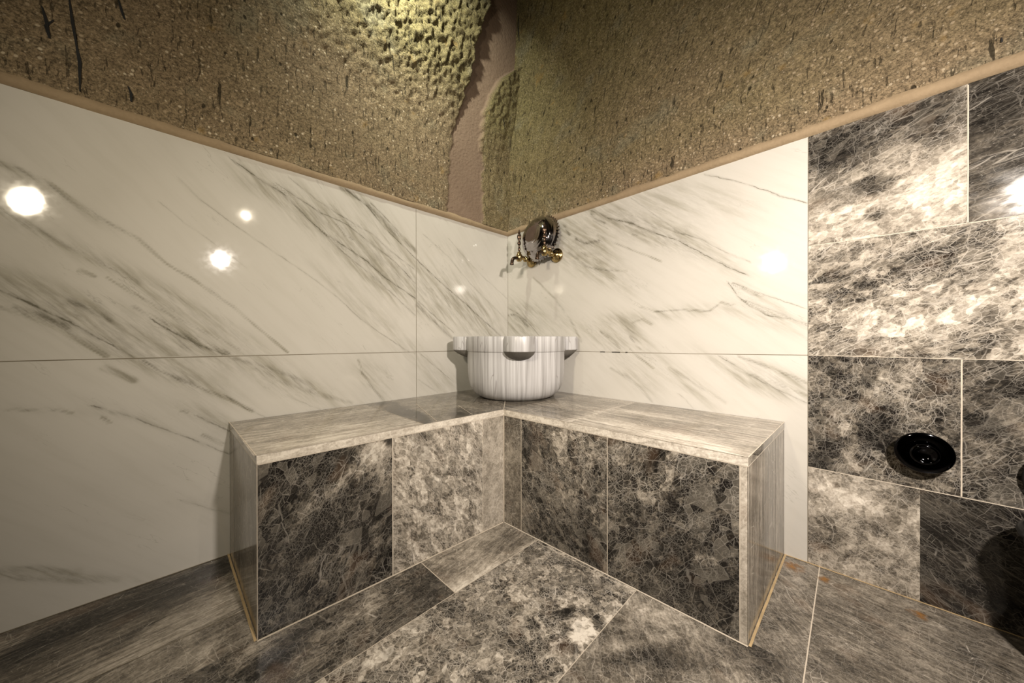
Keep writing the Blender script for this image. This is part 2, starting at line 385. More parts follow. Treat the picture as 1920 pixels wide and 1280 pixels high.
# ------------------------------------------------------------------ white walls
ZTC, ZTL, ZTR = 1.3196, 1.3273, 1.3467      # top of the marble at the corner, far left (1.8 m), right (1.358 m)
ZJC, ZJ = .6447, .6572
XS = 1.358                                   # where the white marble meets the dark tiles
def ztop_l(s): return ZTC+(ZTL-ZTC)*s/1.8
def ztop_r(s): return ZTC+(ZTR-ZTC)*s/1.358
VL = [  # (strength, width mm, points) measured on the left wall
 (.75, 2.2, [(437,300),(484,334),(531,362),(578,411),(609,437),(656,468),(687,489),(719,518),(778,559)]),
 (.42, 1.6, [(337,337),(375,372),(422,409),(500,463),(584,519),(631,556),(675,597),(719,628),(766,659)]),
 (.50, 13, [(640,352),(672,372),(700,396),(734,430),(762,456),(779,470)]),
 (.70, 1.8, [(650,356),(690,388),(722,428),(750,455),(779,484)]),
 (.62, 1.8, [(696,382),(720,405),(745,432)]),
 (.72, 2.2, [(782,487),(828,531),(869,566),(906,600),(937,628),(950,642)]),
 (.45, 12, [(782,572),(800,590),(825,612),(846,634)]),
 (.65, 1.6, [(786,566),(812,590),(850,622)]),
 (.36, 1.4, [(841,447),(875,487),(906,519),(950,559)]),
 (.32, 2.0, [(795,440),(840,480),(880,530),(930,580),(950,600)]),
 (.55, 3.0, [(630,420),(645,440),(664,452)]),
 (.50, 2.0, [(520,345),(560,372),(600,398),(650,420),(694,455),(740,490),(778,530)]),
 (.45, 2.0, [(544,334),(594,375),(640,405),(700,440),(734,472),(775,503)]),
 (.40, 2.5, [(600,431),(640,470),(690,510),(730,545),(778,590)]),
 (.50, 6, [(0,306),(40,319),(94,347),(131,375),(187,409)]),
 (.38, 4, [(187,409),(259,447),(312,494),(369,528),(437,575),(500,628),(540,660)]),
 (.30, 7, [(0,395),(60,425),(130,462),(200,498),(260,530)]),
 (.62, 2.4, [(0,544),(62,572),(125,600),(175,628),(250,669)]),
 (.52, 8, [(31,575),(94,598),(128,612)]),
 (.46, 8, [(131,566),(175,578),(206,600)]),
 (.40, 5, [(0,575),(50,590),(110,612),(150,640),(200,668)]),
 (.60, 2.6, [(287,600),(328,625),(375,647),(422,664)]),
 (.42, 6, [(330,620),(360,640),(395,655)]),
 (.34, 4, [(250,575),(300,600),(350,628),(400,650),(430,662)]),
 (.40, 5, [(150,507),(165,513),(178,518)]),
 (.26, 3, [(200,520),(260,555),(320,590),(390,625),(450,655)]),
 (.50, 3.4, [(265,675),(300,695),(340,714),(380,728),(430,748),(475,770)]),
 (.45, 9, [(325,705),(345,712),(362,718)]),
 (.60, 2.2, [(178,762),(190,765)]),
 (.52, 2.2, [(210,772),(230,776),(265,788),(300,801),(340,816),(365,825),(415,845),(432,852)]),
 (.48, 6, [(380,815),(400,824),(418,832)]),
 (.5, 3, [(340,770),(352,772)]),
 (.40, 2.2, [(370,780),(390,790),(420,802),(430,808)]),
 (.5, 3, [(192,782),(206,793)]),
 (.32, 3, [(15,768),(45,769),(100,768),(135,774)]),
 (.22, 8, [(0,1082),(80,1084),(150,1088),(220,1086)]),
 (.22, 12, [(0,1070),(60,1066),(140,1075)]),
 (.30, 1.6, [(340,938),(380,950),(428,962)]),
 (.34, 7, [(440,672),(500,688),(560,712),(590,730)]),
 (.26, 8, [(480,690),(540,720),(600,740),(660,755)]),
 (.45, 4, [(672,675),(680,700),(690,715),(705,735),(720,752)]),
 (.45, 1.5, [(790,665),(820,690),(850,716)]),
 (.35, 2, [(785,712),(800,722),(820,735)]),
 (.32, 2, [(424,742),(460,765),(495,780)]),
 (.28, 2, [(540,742),(580,760),(600,768)]),
 (.30, 10, [(195,690),(225,702),(250,712)]),
 (.24, 1.4, [(300,380),(350,420),(400,455),(460,500)]),
]
VR = [
 (.62, 1.5, [(1322,327),(1369,337),(1416,350),(1469,369),(1512,380)]),
 (.55, 5, [(1109,394),(1141,409),(1187,419)]),
 (.66, 2.0, [(1141,409),(1187,419),(1219,434),(1269,450),(1300,466),(1334,484),(1369,503),(1400,515)]),
 (.50, 1.5, [(1266,434),(1312,447),(1359,472),(1406,491)]),
 (.34, 1.3, [(1184,372),(1219,397),(1256,422),(1280,440)]),
 (.62, 1.8, [(1366,531),(1384,556),(1403,572),(1437,591),(1475,597),(1512,606)]),
 (.36, 1.5, [(1390,560),(1430,575),(1470,590),(1515,612)]),
 (.48, 3.5, [(1203,575),(1225,584),(1281,581),(1331,583),(1353,566),(1375,572)]),
 (.50, 4.0, [(1125,622),(1140,632),(1162,653)]),
 (.40, 4.0, [(1181,631),(1192,645),(1200,655)]),
 (.35, 3.0, [(1185,605),(1205,598),(1222,608)]),
 (.40, 5, [(1066,473),(1085,488),(1100,500),(1130,506),(1175,508)]),
 (.60, 7, [(1046,420),(1060,425),(1068,440)]),
 (.62, 9, [(1080,448),(1095,456),(1122,452)]),
 (.50, 7, [(1108,400),(1118,412),(1134,418)]),
 (.46, 4, [(1185,440),(1195,441)]),
 (.40, 3, [(1120,440),(1150,455),(1190,470),(1240,490)]),
 (.58, 8, [(953,590),(966,590),(980,602),(990,612)]),
 (.50, 1.8, [(953,578),(972,588),(995,610),(1010,628)]),
 (.42, 1.5, [(1375,530),(1420,548),(1470,565),(1512,578)]),
 (.38, 2, [(1390,540),(1410,552),(1430,556)]),
 (.46, 5, [(1385,668),(1425,682),(1460,697),(1490,708),(1515,720)]),
 (.42, 2, [(1350,668),(1380,685),(1410,705),(1440,722),(1475,738),(1512,755)]),
 (.32, 3, [(1400,700),(1440,712),(1480,728),(1515,742)]),
 (.34, 3, [(1180,655),(1200,672),(1225,690)]),
 (.26, 6, [(1145,690),(1175,705),(1200,725),(1222,752)]),
 (.26, 6, [(1255,690),(1290,710),(1330,735),(1360,755)]),
 (.24, 1.5, [(1160,700),(1190,720),(1225,757)]),
 (.32, 1.2, [(1272,738),(1285,748),(1298,764)]),
 (.30, 6, [(1000,520),(1040,560),(1070,600),(1090,640)]),
]
HZL = [(560,385,110,26,37,.20),(660,455,110,34,40,.24),(740,520,80,38,42,.24),(700,395,60,18,46,.22),(850,560,90,36,42,.20),(900,600,60,30,45,.16),(860,480,60,14,45,.12),(640,540,120,14,38,.10),(720,620,80,16,38,.12),
       (60,560,130,34,26,.26),(200,620,140,30,28,.28),(340,640,110,26,26,.28),(80,440,140,14,27,.16),(260,520,150,16,28,.16),(420,620,120,18,30,.14),(30,320,80,12,28,.14),(150,395,90,12,29,.14),(480,350,60,16,36,.12),
       (330,700,110,18,24,.20),(540,715,140,22,24,.18),(700,710,50,30,50,.16),(820,710,60,26,45,.14),(400,790,90,18,24,.20),(230,775,90,10,18,.16),(100,770,110,10,4,.10),(100,1082,160,12,2,.18),(380,945,60,10,20,.10),(330,590,70,14,28,.15)]
HZR = [(1090,445,60,34,25,.30),(1180,420,90,24,22,.26),(1290,460,100,18,24,.22),(1250,385,90,40,20,.16),(1370,380,90,30,22,.10),(980,600,36,30,40,.30),(1110,500,90,24,26,.22),(1250,590,110,14,-6,.16),(1440,600,80,16,16,.18),(1420,560,80,18,24,.14),(1180,620,50,16,40,.20),(1140,635,40,20,40,.16),(1460,715,70,22,24,.26),(1380,700,80,16,30,.16),(1190,700,60,22,42,.16),(1290,720,80,18,38,.16),(1060,600,60,30,45,.10)]

def veins(P, wall, axis):
    """signed distance, width and strength of the closest traced vein, in metres on the wall plane"""
    V = P.reshape(-1, 3); o = 1-axis
    A = np.stack([V[:, o], V[:, 2]], -1)
    wide = np.zeros(len(A)); best = np.full(len(A), 9.0); sd = np.full(len(A), .5); wd = np.full(len(A), .002); st = np.zeros(len(A))
    for s_, w_, pts in wall:
        Q = [hit(x, y, axis, 0.0) for x, y in pts]; Q = np.array([[q[o], q[2]] for q in Q])
        w = w_*.001
        if w_ >= 3:      # broad smoky bands
            bd = np.full(len(A), 9.0)
            for i in range(len(Q)-1):
                a, b = Q[i], Q[i+1]; d = b-a; t = np.clip(((A-a)@d)/(d@d), 0, 1)
                bd = np.minimum(bd, np.linalg.norm(A-(a+t[:, None]*d), axis=1))
            wv = w*.8*(.6+.8*fbm(A[:, 0]*22, A[:, 1]*22, 2, 77))
            wide = np.maximum(wide, s_*np.exp(-(bd/wv)**2)); continue
        for i in range(len(Q)-1):
            a, b = Q[i], Q[i+1]; d = b-a; L2 = d@d
            t = np.clip(((A-a)@d)/L2, 0, 1); C = a+t[:, None]*d; r = A-C
            dist = np.linalg.norm(r, axis=1)
            sg = np.sign(d[0]*r[:, 1]-d[1]*r[:, 0]); sg[sg == 0] = 1
            # ends fade out
            fade = 1.0
            key = dist/(w+.004)-s_*.5
            k = (key < best)
            best[k] = key[k]; sd[k] = (sg*dist)[k]; wd[k] = w; st[k] = s_
    st = st*np.exp(-(np.abs(sd)/(.008+1.5*wd))**2)
    return np.stack([sd, wd, st], -1), wide

def white_wall(name, axis, s1, ztop, vlist, haze, seed, ang, s_end_world):
    gb = GB(); cell = .0055
    n = int(min(s1, 2.0)/cell); m = int(1.35/cell)
    s = np.linspace(0, min(s1, 2.0), n)
    if s1 > 2.0: s = np.concatenate([s, np.linspace(2.05, s1, 12)])
    n = len(s); s = s[:, None]; v = np.linspace(0, 1, m)[None, :]
    Z = ztop(s)*v; S = s*np.ones_like(v)
    P = np.zeros((n, m, 3)); P[..., 1-axis] = S if axis == 1 else -S; P[..., 2] = Z
    tn, wide = veins(P, vlist, axis)
    px = px_of(P.reshape(-1, 3)); hz = np.clip(blobs_eval(px, haze), 0, .34).reshape(n, m)+(wide*1.15).reshape(n, m)
    a = math.radians(ang)
    hor = S if axis == 1 else -S
    # each panel has its own piece of figuring
    zj = ZJC+(ZJ-ZJC)*np.minimum(S, 1.8)/1.8
    pan = (Z < zj)*1.0+((S > .605)*2.0 if axis == 0 else 0)
    A = hor*math.cos(a)+Z*math.sin(a)+pan*4.7+seed; B = -hor*math.sin(a)+Z*math.cos(a)+pan*2.9+seed
    gb.grid(P, 0, np.stack([A, B, hz], -1), tn, flip=(axis == 0))
    return gb

# left wall: plane x=0 facing +x
gb = white_wall('wall_left', 0, 3.2, ztop_l, VL, HZL, 2.0, -47, 3.2)
def Lp(s, z): return (0, -s, z)
gb.line(Lp(0, ZJC), Lp(1.8, ZJ), .0022, (1, 0, 0), 1)
gb.line(Lp(1.8, ZJ), Lp(3.2, ZJ), .0022, (1, 0, 0), 1)
gb.line(Lp(.605, .0), Lp(.605, 1.322), .0018, (1, 0, 0), 1)
gb.line(Lp(2.2, .0), Lp(2.2, 1.322), .0018, (1, 0, 0), 1)
wl = gb.build('wall_left', [MW, M_JOINT]); tagd(wl, kind='structure')
# right wall: plane y=0 facing -y
gb = white_wall('wall_right', 1, XS, ztop_r, VR, HZR, 9.0, -38, XS)
gb.line((0.0012, 0, ZJC), (1.0, 0, ZJC+.006), .0020, (0, -1, 0), 1)
gb.line((1.0, 0, ZJC+.006), (XS, 0, ZJ), .0020, (0, -1, 0), 1)
gb.line((0.0006, 0, .436), (0.0006, 0, 1.318), .0022, (0, -1, 0), 1)
for a, b in ((.62, .645), (.68, .72), (.745, .755)):     # chipped filler in the joint
    z = ZJC+.006*a; gb.line((a, 0, z), (b, 0, z), .0045, (0, -1, 0), 2, off=.0009)
wr = gb.build('wall_right', [MW, M_JOINT, simple('open_joint', (.03, .025, .02), .8)]); tagd(wr, kind='structure')

# ------------------------------------------------------------------ dark tiled wall
gb = GB()
RZ = [0.0, .304, .657, 1.001, None]
def zr(x): return ztop_r(min(x, 1.9))
def dt(x0, x1, r, **k):
    z0 = RZ[r]; za = RZ[r+1] if RZ[r+1] else zr(x0); zb = RZ[r+1] if RZ[r+1] else zr(x1)
    stone(gb, (x0, 0, z0), (x1, 0, z0), (x1, 0, zb), (x0, 0, za), **k)
dt(XS, 1.664, 3, seed=11, ang=25, tone=.58, brec=.55, stretch=1.6, blobs=[(1600,255,110,42,-22,-.42),(1560,305,70,35,-10,-.25),(1760,215,70,40,-25,-.38),(1640,345,40,14,-8,-.3,1),(1720,360,100,40,-40,.14),(1575,410,60,40,0,.12),(1700,400,120,40,-25,.06),(1640,400,16,12,0,-.3,1)])
dt(1.664, 2.15, 3, seed=12, ang=15, tone=.22, brec=.25, stretch=2, blobs=[(1880,215,80,26,-25,-.1),(1890,385,60,20,-10,.14)])
dt(XS, 2.10, 2, seed=13, ang=28, tone=.54, brec=.75, stretch=1.5, blobs=[(1700,490,110,26,-17,-.2),(1790,470,90,22,-17,-.12),(1560,520,60,40,0,-.16),(1590,560,40,14,0,-.22,1),(1620,535,22,9,0,-.32,1),(1800,570,120,26,-8,.12),(1680,610,120,40,-10,.10),(1570,620,50,50,0,.02),(1850,640,90,30,-20,-.1)])
dt(XS, 1.655, 1, seed=14, ang=70, tone=.29, brec=.7, blobs=[(1650,800,34,46,30,-.26,1),(1632,700,14,30,20,-.22,1),(1545,860,24,50,10,-.3),(1580,700,30,60,10,-.05),(1590,820,20,50,-10,.16),(1690,730,50,50,0,.18),(1760,700,40,30,0,-.06),(1550,720,20,30,0,-.1)])
dt(1.655, 2.10, 1, seed=15, ang=40, tone=.23, brec=.5, streak=.5, stretch=1.4, blobs=[(1845,800,38,22,20,-.24,1),(1860,720,50,30,0,-.1),(1840,690,60,20,-30,.14)])
dt(XS, 1.587, 0, seed=16, ang=-30, tone=.58, brec=.55, blobs=[(1560,920,40,25,30,.18),(1640,900,60,18,30,-.18),(1620,960,60,30,20,.12),(1640,985,34,18,0,-.18),(1560,1010,50,30,0,-.2),(1690,1050,30,60,0,.05),(1710,920,20,30,0,-.3)])
dt(1.587, 2.10, 0, seed=17, ang=-35, tone=.05, brec=.35, stretch=1.8, blobs=[(1770,930,60,10,20,.08)])
# the wall runs on beyond the frame
stone(gb, (2.10,0,0), (3.2,0,0), (3.2,0,1.35), (2.10,0,1.35), seed=18, tone=.3, brec=.5, cell=.03)
nr = (0, -1, 0)
for z in (.304, 1.001): gb.line((XS, 0, z), (2.1, 0, z), .0022, nr, 1)
gb.line((XS, 0, .657), (2.1, 0, .657), .0016, nr, 1)
gb.line((1.664, 0, 1.001), (1.664, 0, 1.35), .0026, nr, 1); gb.line((1.655, 0, .304), (1.655, 0, .657), .0028, nr, 1)
gb.line((XS, 0, 0), (XS, 0, 1.345), .0014, nr, 2)
wd = gb.build('wall_right', [MD, M_GROUT, M_JOINT]); wd['kind'] = 'structure'

# ------------------------------------------------------------------ floor
gb = GB()
IC = (.4996, -.5125); FL = (.4652, -1.2830); FR = (1.2874, -.4858); BL = (.002, -1.2885); BR = (1.2995, -.002)
def ft(x0, x1, y0, y1, **k):
    stone(gb, (x0, y0, 0), (x1, y0, 0), (x1, y1, 0), (x0, y1, 0), **k)
X1, X2, X3, X4 = .672, 1.026, 1.386, 1.386
ft(.470, X1, -.865, -.49, seed=21, ang=100, tone=.56, brec=.25, streak=.8, blobs=[(900,1085,90,25,-30,.16),(870,1100,40,16,-30,.18),(960,1010,60,20,-30,-.10),(830,1060,50,16,-30,-.06)])
stone(gb, (.4625, -1.95, 0), (X1, -1.95, 0), (X1, -.865, 0), (.4625, -.865, 0), seed=22, ang=96, tone=.34, brec=.45, streak=.75, blobs=[(790,1110,70,34,-30,-.3),(740,1100,20,30,0,.1),(700,1110,14,40,20,.28),(620,1180,80,16,-32,.22),(560,1190,60,30,-30,-.12),(500,1250,80,20,-35,-.24),(480,1215,60,8,-28,.22),(640,1150,50,12,-35,-.15)])
ft(X1, X2, -1.2, -.490, seed=23, ang=30, tone=.50, brec=1.0, scale=1.5, blobs=[(1040,1050,90,20,25,-.12),(1120,1090,50,20,30,-.16),(880,1150,60,30,0,-.22),(960,1180,120,34,0,-.08),(750,1220,80,20,-20,.34),(1093,1183,20,24,20,.5,1),(1060,1150,18,10,0,-.35,1),(1000,1170,12,9,0,-.35,1),(1065,1215,18,10,10,-.35,1),(1120,1160,12,8,0,-.3,1),(820,1240,90,16,-25,.1),(880,1205,60,10,-10,-.15),(1010,1130,30,12,0,.12),(1000,1255,60,20,0,-.05)])
ft(X1, X2, -1.95, -1.2, seed=24, ang=30, tone=.66, brec=.5)
ft(X2, X3, -1.95, -.47, seed=25, ang=-55, tone=.42, brec=.35, streak=.5, blobs=[(1210,1140,60,26,20,.22),(1300,1180,70,24,25,.06),(1180,1230,80,16,-15,-.22),(1270,1240,70,20,-5,-.2),(1200,1205,90,9,-10,.22),(1420,1200,40,22,0,-.3),(1450,1240,60,26,10,-.18),(1130,1250,40,16,0,.1)])
ft(1.24, X4, -.47, 0, seed=26, ang=-50, tone=.46, brec=.25, streak=.7, blobs=[(1460,1140,26,40,30,-.16),(1480,1110,16,40,30,.1),(1490,1060,30,14,20,.08)])
ft(X4, 3.2, -1.95, 0, seed=27, ang=-8, tone=.42, brec=.2, streak=.75, blobs=[(1580,1100,60,20,20,.06),(1640,1160,90,20,20,-.06),(1700,1200,100,26,20,.04),(1820,1230,80,26,20,-.12),(1590,1250,60,20,0,-.12)])
ft(0, .330, -3.2, -1.24, seed=28, ang=97, tone=.44, brec=.1, streak=1.0, stretch=1.6, blobs=[(60,1215,150,18,-27,-.26),(300,1120,140,22,-26,-.30),(400,1070,60,14,-22,-.2),(150,1170,140,12,-23,-.08),(250,1190,60,9,-35,-.25),(400,1140,80,26,-18,.20),(260,1230,110,24,-30,.22)])
ft(.330, .4625, -1.95, -1.24, seed=29, ang=100, tone=.46, brec=.2, streak=.7, blobs=[(430,1175,50,22,-20,-.06),(380,1240,14,40,25,.2),(355,1200,8,26,10,.2),(260,1260,60,18,-30,.05),(440,1140,40,10,-20,-.12)])
ft(.330, 3.2, -3.2, -1.95, seed=30, tone=.4, brec=.4, cell=.03)
up = (0, 0, 1)
stone(gb, (.5, -.5095, 0), (.5+.001, -.5095, 0), (.5+.001, -.5094, 0), (.5, -.5094, 0), seed=1)
gb.line((X1, -1.95, 0), (X1, -.5125, 0), .0020, up, 1)
gb.line((.49, -.865, 0), (X1, -.865, 0), .0026, up, 1)
gb.line((X1, -.5235, 0), (X2, -.5095, 0), .0017, up, 1)
gb.line((X2, -1.2, 0), (X2, -.5, 0), .0018, up, 1)
gb.line((X1, -1.2, 0), (X2, -1.2, 0), .0018, up, 1)
gb.line((X4, -.0, 0), (X4, -.62, 0), .0025, up, 1); gb.line((X4, -.62, 0), (X4, -1.9, 0), .0018, up, 1)
gb.line((.330, -1.2890, 0), (.330, -3.0, 0), .0020, up, 3)
# grout beads along the bench foot and the walls
gb.line((IC[0]+.003, IC[1]-.002, 0), (FL[0]+.003, FL[1], 0), .0060, up, 1, off=.0012)
gb.line((IC[0], IC[1]-.003, 0), (FR[0], FR[1]-.003, 0), .0050, up, 1, off=.0012)
gb.line((0, BL[1]-.003, 0), (FL[0], FL[1]-.003, 0), .0055, up, 2, off=.0013)
gb.line((BR[0]+.003, 0, 0), (FR[0]+.003, FR[1], 0), .0055, up, 2, off=.0013)
gb.line((BR[0], -.003, 0), (2.2, -.003, 0), .0055, up, 2, off=.0012)
gb.line((.0025, BL[1], 0), (.0025, -2.4, 0), .0040, up, 3, off=.0012)
def stain(x, y, r, sx=1.0, rot=0.0):
    c = hit(x, y, 2, 0.0); L = []
    for i in range(13):
        row = []
        for j in range(25):
            a = 2*math.pi*j/24; rr = r*i/12*(1+.35*(vnoise(math.cos(a)*2+x, math.sin(a)*2+y)-.5)*2)
            row.append((c[0]+rr*math.cos(a+rot)*sx, c[1]+rr*math.sin(a+rot), .0007))
        L.append(row)
    tn = np.zeros((13, 25, 3)); tn[..., 0] = (1-np.linspace(0, 1, 13)**1.2)[:, None]
    gb.grid(np.array(L), 4, np.array(L), tn, flip=True)
stain(1487, 1062, .034, .8); stain(1546, 1086, .022, .6); stain(1722, 1152, .02)
def stain_mat():
    N = NT('rust_stain'); g = N.n('ShaderNodeNewGeometry').outputs['Position']; s = N.sep(N.attr('tn'))
    N.l(N.mix(N.noise(g, 60, 3), (.34, .17, .04), (.22, .09, .02)), N.b.inputs['Base Color'])
    N.put(N.b.inputs['Alpha'], N.math('MULTIPLY', s[0], N.step(N.noise(g, 45, 4, .65), .33, .58, .15, .95)))
    N.b.inputs['Roughness'].default_value = .4
    return N.m
fl = gb.build('floor', [MF, M_GROUT, M_GROUT_W, M_JOINT, stain_mat()]); fl['kind'] = 'structure'

# ------------------------------------------------------------------ bench
ZB, TH = .436, .021
bench = empty('stone_bench', (0, 0, 0))
tagd(bench, 'L-shaped built-in bench clad in polished brown marble tiles in the corner', 'bench')
def off(p, dx, dy): return (p[0]+dx, p[1]+dy)
# seat slabs: mitred at the inner corner towards the room corner
def seat(name, poly_top, seedspec, edges, label=None):
    g = GB()
    for spec in seedspec: spec(g)
    for (p, q, ed) in edges:
        g.line((*p, ZB), (*q, ZB), .0022, (0, 0, 1), 1, off=.0004)  # pale line painted on the top edge as its bright highlight
        stone(g, (*p, ZB-TH), (*q, ZB-TH), (*q, ZB), (*p, ZB), **ed)
    o = g.build(name, [MD, M_GROUT, M_JOINT], bench)
    return o
e = .0018
def lt(y0, y1, **k):   # left seat tile, trapezoid following the tapering front edge and the mitre
    def fx(y): return IC[0]+(FL[0]-IC[0])*(y-IC[1])/(FL[1]-IC[1])
    def f(g): stone(g, (0.003, y0, ZB), (fx(y0), y0, ZB), (fx(y1), y1, ZB), (0.003, y1, ZB), **k)
    return f
def tri_left(g):
    stone(g, (.001, IC[1], ZB), (IC[0], IC[1], ZB), (.001, -.001, ZB), (.001, -.001, ZB), seed=33, ang=80, tone=.38, brec=.3, streak=.4)
    fg(g)
def fg(g):
    g.line((IC[0], IC[1], ZB), (.02, -.02, ZB), .0022, (0, 0, 1), 1)
    g.line((.20, -.852, ZB), (IC[0]-.016, -.852, ZB), .0018, (0, 0, 1), 1)
    g.line((.155, -.694, ZB), (.478, -.800, ZB), .0018, (0, 0, 1), 1)
    g.line((.31, -.59, ZB), (.486, -.655, ZB), .0018, (0, 0, 1), 1)
edL = dict(seed=34, ang=5, tone=.90, brec=.15, streak=.5)
seat('seat_slab', None, [
    lt(-1.2885, -.852, seed=31, ang=90, tone=.66, brec=.05, streak=1.25, stretch=1.2, blobs=[(600,770,160,12,-8,-.14),(560,830,110,14,-12,.12),(700,780,80,7,-8,-.15),(480,800,50,10,-20,.06),(740,790,50,8,-10,-.05),(660,812,80,6,-10,.08)]),
    lt(-.852, IC[1], seed=32, ang=85, tone=.44, brec=.2, streak=.3, blobs=[(755,772,46,11,22,-.24,1),(795,785,20,8,35,-.22,1),(800,757,60,4,-4,.14),(862,782,16,9,20,-.16,1),(872,775,22,7,25,-.12,1)]),
    tri_left],
    [(FL, IC, edL), ((0, BL[1]), FL, dict(seed=35, ang=5, tone=.62, streak=.4, brec=.3))])
def right_slab(g):
    def fy(x): return IC[1]+(FR[1]-IC[1])*(x-IC[0])/(FR[0]-IC[0])
    stone(g, (IC[0], IC[1], ZB), (IC[0]+.0001, IC[1], ZB), (IC[0], -.001, ZB), (.001, -.001, ZB), seed=36, ang=0, tone=.42, brec=.3, streak=.5)
    stone(g, (IC[0], fy(IC[0]), ZB), (.80, fy(.80), ZB), (.80, -.001, ZB), (IC[0], -.001, ZB), seed=37, ang=-4, tone=.60, brec=.1, streak=1.2, stretch=1.4, blobs=[(1040,770,90,8,8,-.12),(1110,780,80,6,-15,.24),(1080,800,60,6,12,.18),(1090,752,80,4,4,-.12)])
    stone(g, (.80, fy(.80), ZB), (FR[0], FR[1], ZB), (BR[0], -.001, ZB), (.80, -.001, ZB), seed=38, ang=-3, tone=.63, brec=.05, streak=1.3, stretch=1.6, blobs=[(1260,770,140,7,6,-.12),(1300,800,120,10,8,-.06),(1220,812,100,10,12,.2),(1350,845,60,8,14,.2),(1200,775,60,3,8,.2)])
seat('seat_slab', None, [right_slab], [(IC, FR, dict(seed=39, ang=8, tone=.88, brec=.3, streak=.5)), (FR, BR, dict(seed=40, ang=0, tone=.5, brec=.3, streak=.5, blobs=[(1435,840,20,12,-40,-.2)]))])
# hairline shadow gaps and pale grout under the slabs
def mixp(a, b, t): return (a[0]+(b[0]-a[0])*t, a[1]+(b[1]-a[1])*t)
nL = np.array([1.0, .0448, 0]); nL /= np.linalg.norm(nL); nRt = np.array([.034, -1.0, 0]); nRt /= np.linalg.norm(nRt)
H2 = ZB-TH
def panel(name, a, b, nrm, tiles, lines, mats=None, back=True):
    g = GB(); L = math.hypot(b[0]-a[0], b[1]-a[1])
    for t0, t1, k in tiles:
        p = mixp(a, b, t0/L); q = mixp(a, b, t1/L)
        p, q = [(c[0]-nrm[0]*.001, c[1]-nrm[1]*.001) for c in (p, q)]
        stone(g, (*p, 0), (*q, 0), (*q, H2), (*p, H2), **k)
    for t, w, mi in lines:
        p = mixp(a, b, t/L); p = (p[0]-nrm[0]*.001, p[1]-nrm[1]*.001); g.line((*p, 0.0), (*p, H2), w, nrm, mi)
    a2 = (a[0]-nrm[0]*.001, a[1]-nrm[1]*.001); b2 = (b[0]-nrm[0]*.001, b[1]-nrm[1]*.001)
    g.line((*a2, H2-.001), (*b2, H2-.001), .003, nrm, 1)
    return g.build(name, [ME if name == 'end_panel' else MD, M_GROUT, M_JOINT], bench)
LL = math.hypot(FL[0]-IC[0], FL[1]-IC[1]); LR = math.hypot(FR[0]-IC[0], FR[1]-IC[1])
# left front, running from the outer end to the inner corner
panel('front_panel', FL, IC, nL, [
    (0, LL-.4425, dict(seed=41, ang=58, tone=.07, brec=.75, stretch=1.5, scale=1.5, blobs=[(640,895,70,14,-38,.22),(700,850,40,22,-40,.42),(722,880,22,40,0,.3),(600,940,90,10,-40,.2),(560,900,14,60,25,.12),(710,1010,20,50,10,.14),(690,1030,11,16,0,-.25,1),(728,960,12,34,0,-.1),(716,950,10,24,20,-.25,1),(735,930,8,26,0,-.22,1),(735,828,14,7,10,-.6,1),(700,830,30,14,-10,.15),(620,1060,60,30,-20,.05)])),
    (LL-.4425, LL-.1015, dict(seed=42, ang=-55, tone=.62, brec=.8, stretch=1.7, scale=1.75, blobs=[(798,818,13,9,0,-.22,1),(763,815,8,8,0,-.2,1),(850,860,60,60,0,.08),(860,900,40,20,40,-.14),(800,990,50,40,0,-.02),(830,950,30,30,0,-.12)])),
    (LL-.1015, LL, dict(seed=43, ang=70, tone=.66, brec=.2, streak=.2, blobs=[(925,930,30,40,0,.02)]))],
    [(LL-.4425, .0032, 1), (LL-.1015, .0028, 1), (LL-.0015, .003, 1), (.001, .002, 1)])
panel('front_panel', IC, FR, nRt, [
    (0, .0895, dict(seed=44, ang=80, tone=.46, brec=.3, streak=.3, blobs=[(960,860,16,30,0,.16),(960,800,20,25,0,-.14),(968,820,10,40,0,-.05)])),
    (.0895, .4355, dict(seed=45, ang=-50, tone=.24, brec=.95, scale=1.5, stretch=1.2, blobs=[(1040,800,40,30,0,.26),(993,845,12,34,-12,-.28,1),(1000,810,14,16,0,-.2,1),(1045,815,14,34,0,.1),(1095,830,40,30,0,.2),(1050,880,60,30,0,.08),(1060,1000,50,50,30,-.16),(1110,1040,30,40,0,-.22),(1110,935,12,8,-20,-.3,1),(1120,920,7,7,0,-.3,1)])),
    (.4355, LR-.0165, dict(seed=46, ang=50, tone=.15, brec=.9, scale=1.35, stretch=1.25, blobs=[(1170,840,60,30,0,.18),(1240,910,44,26,-30,.16,1),(1320,860,70,30,20,.08),(1180,900,40,40,0,.16),(1240,1020,60,40,0,-.08),(1340,1090,60,70,0,-.22),(1320,1052,26,12,0,.25,1),(1200,850,14,10,0,-.15,1),(1170,848,12,10,0,-.15,1),(1215,1105,18,12,0,-.3,1),(1230,1150,60,30,30,-.1)])),
    (LR-.0165, LR, dict(seed=47, ang=60, tone=.80, brec=.1, streak=.3, blobs=[(1396,1150,10,60,0,-.22)]))],
    [(.0895, .0028, 1), (.4355, .0024, 1), (LR-.0165, .0020, 1), (.0015, .003, 1)])
panel('end_panel', BL, FL, np.array([.0, -1, 0]), [
    (0, .085, dict(seed=48, ang=90, tone=.50, brec=.05, streak=.9, stretch=2.5)),
    (.085, math.hypot(FL[0], FL[1]-BL[1])-.012, dict(seed=49, ang=88, tone=.42, brec=.05, streak=.8, stretch=2.5)),
    (math.hypot(FL[0], FL[1]-BL[1])-.012, math.hypot(FL[0], FL[1]-BL[1]), dict(seed=50, ang=90, tone=.62, brec=.05, streak=.4, stretch=2.5))],
    [(.085, .0035, 1)])
LE = math.hypot(FR[0]-BR[0], FR[1]-BR[1])
